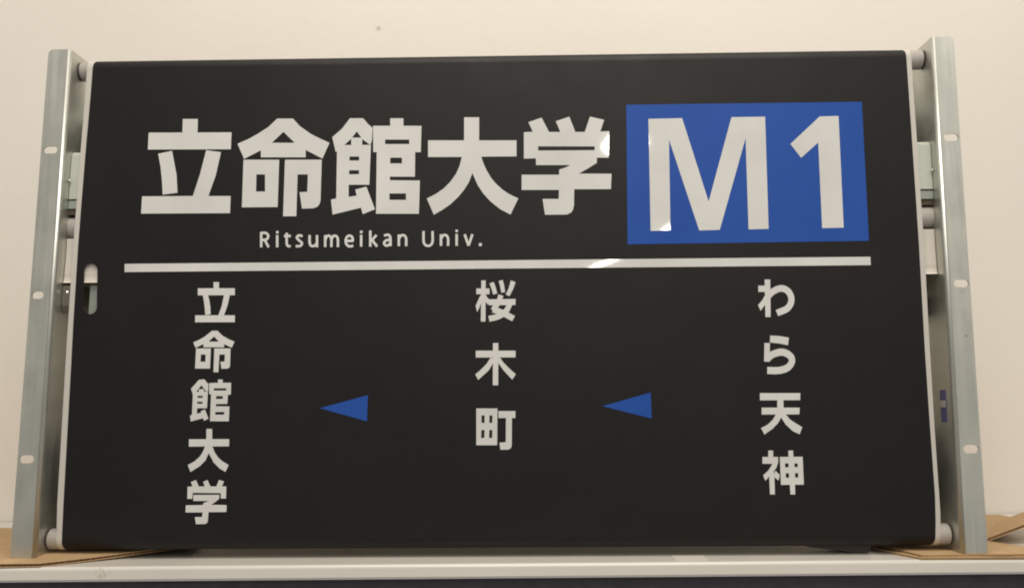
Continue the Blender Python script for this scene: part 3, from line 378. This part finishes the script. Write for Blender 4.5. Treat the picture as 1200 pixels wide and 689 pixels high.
card(cr, 'sheet', [(0.316, 0.030, 0.0010), (0.330, -0.0150), (0.366, -0.0125), (0.395, -0.0145, 0.0004), (0.425, -0.0115, 0.0), (0.50, -0.011), (0.50, -0.002), (0.435, 0.014), (0.418, 0.049), (0.473, 0.142), (0.520, 0.199), (0.519, 0.222), (0.33, 0.216)], ZT+0.0016, 0.0014, 0.0005)
card(cr, 'sheet', [(0.300, 0.046, 0.0006), (0.3275, -0.0178), (0.40, -0.0172, 0.0001), (0.60, -0.0130), (0.60, -0.006), (0.52, -0.004), (0.43, 0.016), (0.412, 0.06), (0.36, 0.15), (0.33, 0.15)], ZT+0.0001, 0.0014, 0.0005)
# the flap rises from its crease on the sheet up to the right
def quad_slab(bm, q, t):
    n = (q[1]-q[0]).cross(q[3]-q[0]).normalized()*t
    a = [bm.verts.new(p) for p in q]; c = [bm.verts.new(p+n) for p in q]
    bm.faces.new(a); bm.faces.new(list(reversed(c)))
    for i in range(4):
        j = (i+1) % 4; bm.faces.new([a[i], c[i], c[j], a[j]])
fq = [Vector(p) for p in ((0.4155, 0.049, -0.0036), (0.4685, 0.049, 0.0150), (0.5245, 0.142, 0.0146), (0.4728, 0.142, -0.0036))]
bm = bmesh.new(); quad_slab(bm, fq, 0.0005); fn = (fq[1]-fq[0]).cross(fq[3]-fq[0]).normalized()
quad_slab(bm, [p + fn*0.0022 for p in fq], 0.0005)
fl = link('flap', bm_mesh('flap', bm), M_card, cr)
ctr = sum(fq, Vector())/4
bm = bmesh.new(); quad_slab(bm, [p + (ctr-p).normalized()*0.0012 + fn*0.0006 for p in fq], 0.0015)
link('corrugated_core', bm_mesh('corrugated_core', bm), M_flute, fl)

# ------------------------------------------------------------------ the sign
sign = thing('roller_destination_sign', 'black roller destination sign with white Japanese lettering in a metal frame on the table', 'sign', (0, 0.03, -0.0038))
ZB = -0.0036                                   # foot of the frame
ZTOP = 0.4185
YF = -0.0115                                   # front face of the flanges; the film's face is at y = 0
def xiL(z): return -0.366 + 0.004*(z-ZB)/(ZTOP-ZB)
def xiR(z): return 0.363 + 0.006*(z-ZB)/(ZTOP-ZB)
def side_frame(xi, sgn, width, slots, rc):
    """sgn -1: left, +1: right. Flange with obround slots, rolled bend, deep web"""
    T = 0.0016; RB = 0.0030
    bm = bmesh.new()
    o0, o1 = width
    def out(z): return o0 + (o1-o0)*(z-ZB)/(ZTOP-ZB)       # flange outer edge, distance from bend line
    ring = [(RB, ZB), (RB, ZTOP)]
    ring += [(out(ZTOP)-rc+rc*math.cos(math.radians(a)), ZTOP-rc+rc*math.sin(math.radians(a))) for a in (90, 72, 54, 36, 18, 0)]
    ring += [(out(ZB)-rc+rc*math.cos(math.radians(a)), ZB+rc+rc*math.sin(math.radians(a))) for a in (0, -18, -36, -54, -72, -90)]
    rings = [ring]
    for (u, z, l, h) in slots:
        r = h/2
        rings.append([(u + sx*(l/2-r) + r*math.cos(math.radians(a)), z + r*math.sin(math.radians(a)))
                      for sx, a0 in ((1, -90), (-1, 90)) for a in [a0+22.5*k for k in range(9)]])
    slab(bm, rings, lambda p: (xi(p[1])+sgn*p[0], YF, p[1]), lambda p: (xi(p[1])+sgn*p[0], YF+T, p[1]))
    # bend and web as one swept profile
    prof = []
    for a in (0, 15, 30, 45, 60, 75, 90): prof.append((RB-RB*math.sin(math.radians(a)), YF+RB-RB*math.cos(math.radians(a))))
    prof += [(0, 0.095), (T, 0.095)]
    ri = RB-T
    for a in (90, 75, 60, 45, 30, 15, 0): prof.append((RB-ri*math.sin(math.radians(a)), YF+RB-ri*math.cos(math.radians(a))))
    lo = [bm.verts.new((xi(ZB)+sgn*u, y, ZB)) for u, y in prof]; hi = [bm.verts.new((xi(ZTOP)+sgn*u, y, ZTOP)) for u, y in prof]
    n = len(prof)
    for i in range(n):
        j = (i+1) % n
        f = bm.faces.new([lo[i], lo[j], hi[j], hi[i]]); f.smooth = i < 6 or 8 < i < n-1
    bm.faces.new(lo); bm.faces.new(hi)
    fo = link('side_frame', bm_mesh('side_frame', bm), M_galv, sign)
    return fo
fL = side_frame(xiL, -1, (0.0200, 0.0192), [(0.0114, 0.330, 0.0120, 0.0062), (0.0133, 0.2068, 0.0100, 0.0062), (0.0126, 0.074, 0.0122, 0.0064)], 0.0045)
fR = side_frame(xiR, 1, (0.0200, 0.0182), [(0.0112, 0.331, 0.0120, 0.0062), (0.0122, 0.2089, 0.0120, 0.0062), (0.0118, 0.0767, 0.0122, 0.0064)], 0.0045)
# sticker on the inner face of the right web
bm = bmesh.new()
slab(bm, [[(0.000, 0.0975), (0.0095, 0.0975), (0.0095, 0.1235), (0.000, 0.1235)]], lambda p: (xiR(p[1])-0.0001, p[0], p[1]), lambda p: (xiR(p[1])-0.0003, p[0], p[1]))
st = link('sticker', bm_mesh('sticker', bm), M_sticker, fR)
for z0, z1, y0, y1 in ((0.1095, 0.1150, 0.0005, 0.0090),):
    bm = bmesh.new()
    slab(bm, [[(y0, z0), (y1, z0), (y1, z1), (y0, z1)]], lambda p: (xiR(p[1])-0.0004, p[0], p[1]), lambda p: (xiR(p[1])-0.0006, p[0], p[1]))
    link('sticker_text_field', bm_mesh('sticker_text_field', bm), M_stickw, fR)

# film: outline tables (x, z) in mm measured down each edge
BL = [[-348.2, 412.5], [-348.9, 379.4], [-350.2, 337.6], [-351.4, 285.4], [-352.1, 248.6], [-352.4, 187.2], [-352.2, 151.7], [-351.9, 37.6], [-351.5, 7.4], [-351.4, -1.1]]
FL = [[-353.2, 412.5], [-353.5, 379.5], [-354.6, 337.7], [-356.3, 248.7], [-356.9, 169.4], [-357.0, 37.7], [-355.9, 7.4], [-355.4, -0.6]]
BR = [[352.0, 415.2], [352.0, 380.9], [351.9, 335.9], [351.6, 244.5], [350.4, 156.0], [350.2, 100.1], [350.4, 40.0], [349.5, 20.0], [347.9, 1.1]]
FR = [[356.2, 415.1], [356.0, 380.8], [356.0, 335.9], [355.7, 234.4], [354.6, 167.8], [353.8, 93.9], [353.7, 26.6], [352.1, 3.5]]
RR = 0.0086                                    # radius the film turns on
ZFT, ZFB = 0.4148, 0.0002                      # film crest and trough
def film_mesh(name, Lt, Rt, off, hole, corner, mt, parent):
    """flat face with a punched slot, plus the turns over the top and bottom rollers"""
    xl = lambda z: interp(Lt, z*1000)/1000; xr = lambda z: interp(Rt, z*1000)/1000
    za, zb = ZFT-RR, ZFB+RR
    zs = sorted({za, zb} | {q[1]/1000 for q in Lt+Rt if zb < q[1]/1000 < za}, reverse=True)
    ring = [(xl(z), z) for z in zs] + [(xr(z), z) for z in reversed(zs)]
    flat, tri = tess([ring, hole])
    vs = [(x, -off, z) for x, z in flat]; fs = [tuple(t) for t in tri]
    r = RR + off
    for top in (1, -1):
        zc = za if top == 1 else zb
        prev = None
        for k in range(0, 19):
            a = math.pi*k/18.0
            y = RR - r*math.cos(a); z = zc + top*r*math.sin(a)
            s = min(1.0, k/9.0); ins = corner*(s**3)
            cur = (len(vs), len(vs)+1)
            vs += [(xl(z if top == 1 else z) + ins, y, z), (xr(z) - ins, y, z)]
            if prev: fs.append((prev[0], prev[1], cur[1], cur[0]) if top == -1 else (prev[1], prev[0], cur[0], cur[1]))
            prev = cur
        # tail running back inside
        cur = (len(vs), len(vs)+1); zt = zc - top*0.03
        vs += [(vs[prev[0]][0], 2*RR + off + 0.003, zt), (vs[prev[1]][0], 2*RR + off + 0.003, zt)]
        fs.append((prev[0], prev[1], cur[1], cur[0]))
    me = mesh(name, vs, fs)
    o = link(name, me, mt, parent)
    for p in me.polygons: p.use_smooth = len(p.vertices) == 4
    return o
def obround(x0, x1, z0, z1, lean):
    r = (x1-x0)/2; cx = (x0+x1)/2
    pts = arc(cx, z1-r, r, 0, 180, 10) + arc(cx, z0+r, r, 180, 360, 10)
    return [(x + lean*(z-z0)/(z1-z0), z) for x, z in pts]
film = film_mesh('film', FL, FR, 0.0, obround(-0.3445, -0.3330, 0.1918, 0.2348, -0.0015), 0.001, M_margin, sign)
film['label'] = 'wide printed film stretched between the two rollers'
film_mesh('black_print', BL, BR, 0.00012, obround(-0.3443, -0.3332, 0.1920, 0.2346, -0.0015), 0.0026, M_black, film)

# lettering: outlines in film coordinates, 1 unit = 0.05 mm; each glyph is an object
for kind, polys in GLYPHS:
    vs, fs = [], []
    base = 0.00022 if kind == 'blue_panel' else 0.00032
    for k, *rings in polys:
        rr = [[(r[i]/20000.0, r[i+1]/20000.0) for i in range(0, len(r), 2)] for r in rings]
        flat, tri = tess(rr); n = len(vs)
        vs += [(x, -base - k*0.00002, z) for x, z in flat]; fs += [tuple(i+n for i in t) for t in tri]
    me = mesh(kind, vs, fs)
    bmx = bmesh.new(); bmx.from_mesh(me)
    for f in bmx.faces:
        f.normal_update()
        if f.normal.y > 0: f.normal_flip()
    bmx.to_mesh(me); bmx.free()
    link(kind, me, M_blue if kind in ('blue_panel', 'arrow') else M_white, film)

# rollers at the top and bottom, guide roller, cross bar and the sheet behind the film
def roller(name, z0, z1, y, r, mt, bush=True):
    bm = bmesh.new(); e = 0.0016 if bush else 0.0002
    cyl_x(bm, xiL(z0)+e, xiR(z1)-e, y, z0, r, 32, None, z1)
    o = link(name, bm_mesh(name, bm), mt, sign)
    for sx, xi, z in ((1, xiL, z0), (-1, xiR, z1)) if bush else ():
        bm = bmesh.new(); cyl_x(bm, xi(z)-sx*0.0002, xi(z)+sx*0.0018, y, z, r*0.93, 28)
        link('bushing', bm_mesh('bushing', bm), M_collar, o)
    return o
roller('film_roller', ZFT-RR-0.0002, ZFT-RR+0.0002, RR, RR-0.0003, M_roller)
roller('film_roller', ZFB+RR, ZFB+RR, RR, RR-0.0003, M_roller)
roller('guide_roller', 0.2668, 0.2680, 0.0104, 0.0098, M_roller, False)
eps = 0.0003
bm = bmesh.new()
prism_x(bm, [(0.0046, 0.3322), (0.0008, 0.3290), (0.0008, 0.2905), (0.030, 0.2905), (0.030, 0.3322)], lambda z: xiL(z)+eps, lambda z: xiR(z)-eps)
bar = link('cross_bar', bm_mesh('cross_bar', bm), M_bar, sign)
for sx, xi in ((1, xiL), (-1, xiR)):
    bm = bmesh.new(); z = 0.306
    cyl_x(bm, xi(z)+sx*0.0002, xi(z)+sx*0.0016, -0.0012, z, 0.0011, 12)
    link('screw', bm_mesh('screw', bm), M_screw, bar)
bm = bmesh.new()
prism_x(bm, [(0.0010, 0.2890), (0.0010, 0.2822), (0.028, 0.2822), (0.028, 0.2890)], lambda z: xiL(z)+eps, lambda z: xiR(z)-eps)
link('glass_strip', bm_mesh('glass_strip', bm), M_lip, sign)
bm = bmesh.new()
prism_x(bm, [(0.0020, 0.2821), (0.0020, 0.2772), (0.026, 0.2772), (0.026, 0.2821)], lambda z: xiL(z)+eps, lambda z: xiR(z)-eps)
link('dark_gap_strip', bm_mesh('dark_gap_strip', bm), M_gap, sign)  # dark brown strip added to stand for the shade of the gap
# dark block added at the right web for a soft dark band in its reflection
bm = bmesh.new()
prism_x(bm, [(0.0235, 0.2010), (0.0210, 0.1985), (0.0210, 0.1890), (0.0235, 0.1865), (0.060, 0.1865), (0.060, 0.2010)], lambda z: xiR(z)-0.016, lambda z: xiR(z)-eps)
link('dark_reflection_block', bm_mesh('dark_reflection_block', bm), M_motor, sign)
# white sheet with its lower edge curled towards the front
prof = [(0.0022, 0.2565)] + [(0.0022+0.0003*math.sin(k), 0.2565-0.0075*k) for k in range(1, 5)] + [(0.0021, 0.2235), (0.0016, 0.2205), (0.0006, 0.2186)]
prof2 = [(y+0.0006, z+0.0002) for y, z in reversed(prof)]
bm = bmesh.new(); prism_x(bm, prof+prof2, lambda z: xiL(z)+0.0004, lambda z: xiR(z)-0.0004)
link('diffuser_sheet', bm_mesh('diffuser_sheet', bm), M_sheet, sign)
# drive motor and sensor bracket at the left, seen in the gap and through the punched slot
mot = bmesh.new()
prism_x(mot, [(0.0030, 0.2172), (0.0010, 0.2150), (0.0010, 0.1995), (0.0040, 0.1930), (0.032, 0.1960), (0.032, 0.2175)], lambda z: xiL(z)+eps, lambda z: xiL(z)+0.0125)
mo = link('drive_motor', bm_mesh('drive_motor', mot), M_motor, sign)
for dx, z, r in ((0.004, 0.2105, 0.0014), (0.0085, 0.2068, 0.0012), (0.0062, 0.2030, 0.0009), (0.0095, 0.2125, 0.0008)):
    bm = bmesh.new()
    n = 10; c0 = Vector((xiL(z)+dx, 0.0004, z))
    ra = [bm.verts.new(c0+Vector((r*math.cos(2*math.pi*i/n), 0.0006, r*math.sin(2*math.pi*i/n)))) for i in range(n)]
    tip = bm.verts.new(c0 - Vector((0, 0.0004, 0)))
    for i in range(n): bm.faces.new([ra[i], ra[(i+1) % n], tip])
    bm.faces.new(ra)
    link('screw', bm_mesh('screw', bm), M_screw, mo)
bm = bmesh.new()
prism_x(bm, [(0.0050, 0.2170), (0.0050, 0.1860), (0.007, 0.1860), (0.007, 0.2170)], lambda z: xiL(z)+0.0215, lambda z: xiL(z)+0.060)
sb = link('sensor_bracket', bm_mesh('sensor_bracket', bm), M_lip, sign)
bm = bmesh.new()
prism_x(bm, [(0.0036, 0.2100), (0.0036, 0.1880), (0.0048, 0.1880), (0.0048, 0.2100)], lambda z: xiL(z)+0.0290, lambda z: xiL(z)+0.033)
link('sensor', bm_mesh('sensor', bm), M_motor, sb)
# dark wedge under the right half, added in place of a cast shadow
bm = bmesh.new()
slab(bm, [[(0.235, 0.0020), (0.255, -0.0022), (0.292, -0.0064), (0.2995, -0.0064), (0.3015, -0.004), (0.3015, 0.0045), (0.235, 0.0045)]], lambda p: (p[0], 0.012, p[1]), lambda p: (p[0], 0.040, p[1]))
link('dark_shadow_wedge', bm_mesh('dark_shadow_wedge', bm), M_collar, sign)
# unseen dark rolls added to darken the reflections in the webs, and rear tie bars
for z, r in ((0.060, 0.033), (0.352, 0.026)):
    bm = bmesh.new(); cyl_x(bm, -0.352, 0.352, 0.062, z, r, 40)
    sp = link('dark_reflection_roll', bm_mesh('dark_reflection_roll', bm), M_black, sign)
    for sx, xi in ((1, xiL), (-1, xiR)):
        bm = bmesh.new(); cyl_x(bm, xi(z)+sx*0.0002, sx*-0.3518, 0.062, z, 0.006, 16)
        link('dark_roll_axle', bm_mesh('dark_roll_axle', bm), M_roller, sp)
for z in (0.02, 0.396):
    bm = bmesh.new()
    prism_x(bm, [(0.086, z-0.008), (0.086, z+0.008), (0.0876, z+0.008), (0.0876, z-0.008)], lambda q: xiL(q)+0.0002, lambda q: xiR(q)-0.0002)
    link('rear_tie_bar', bm_mesh('rear_tie_bar', bm), M_inner, sign)
bm = bmesh.new()
slab(bm, [[(-0.3605, 0.205), (0.3605, 0.205), (0.3605, 0.384), (-0.3605, 0.384)]], lambda p: (p[0], 0.0855, p[1]), lambda p: (p[0], 0.0870, p[1]))
link('reflection_blocker', bm_mesh('reflection_blocker', bm), M_inner, sign)  # unseen panel added to keep the bright wall out of the upper web reflections
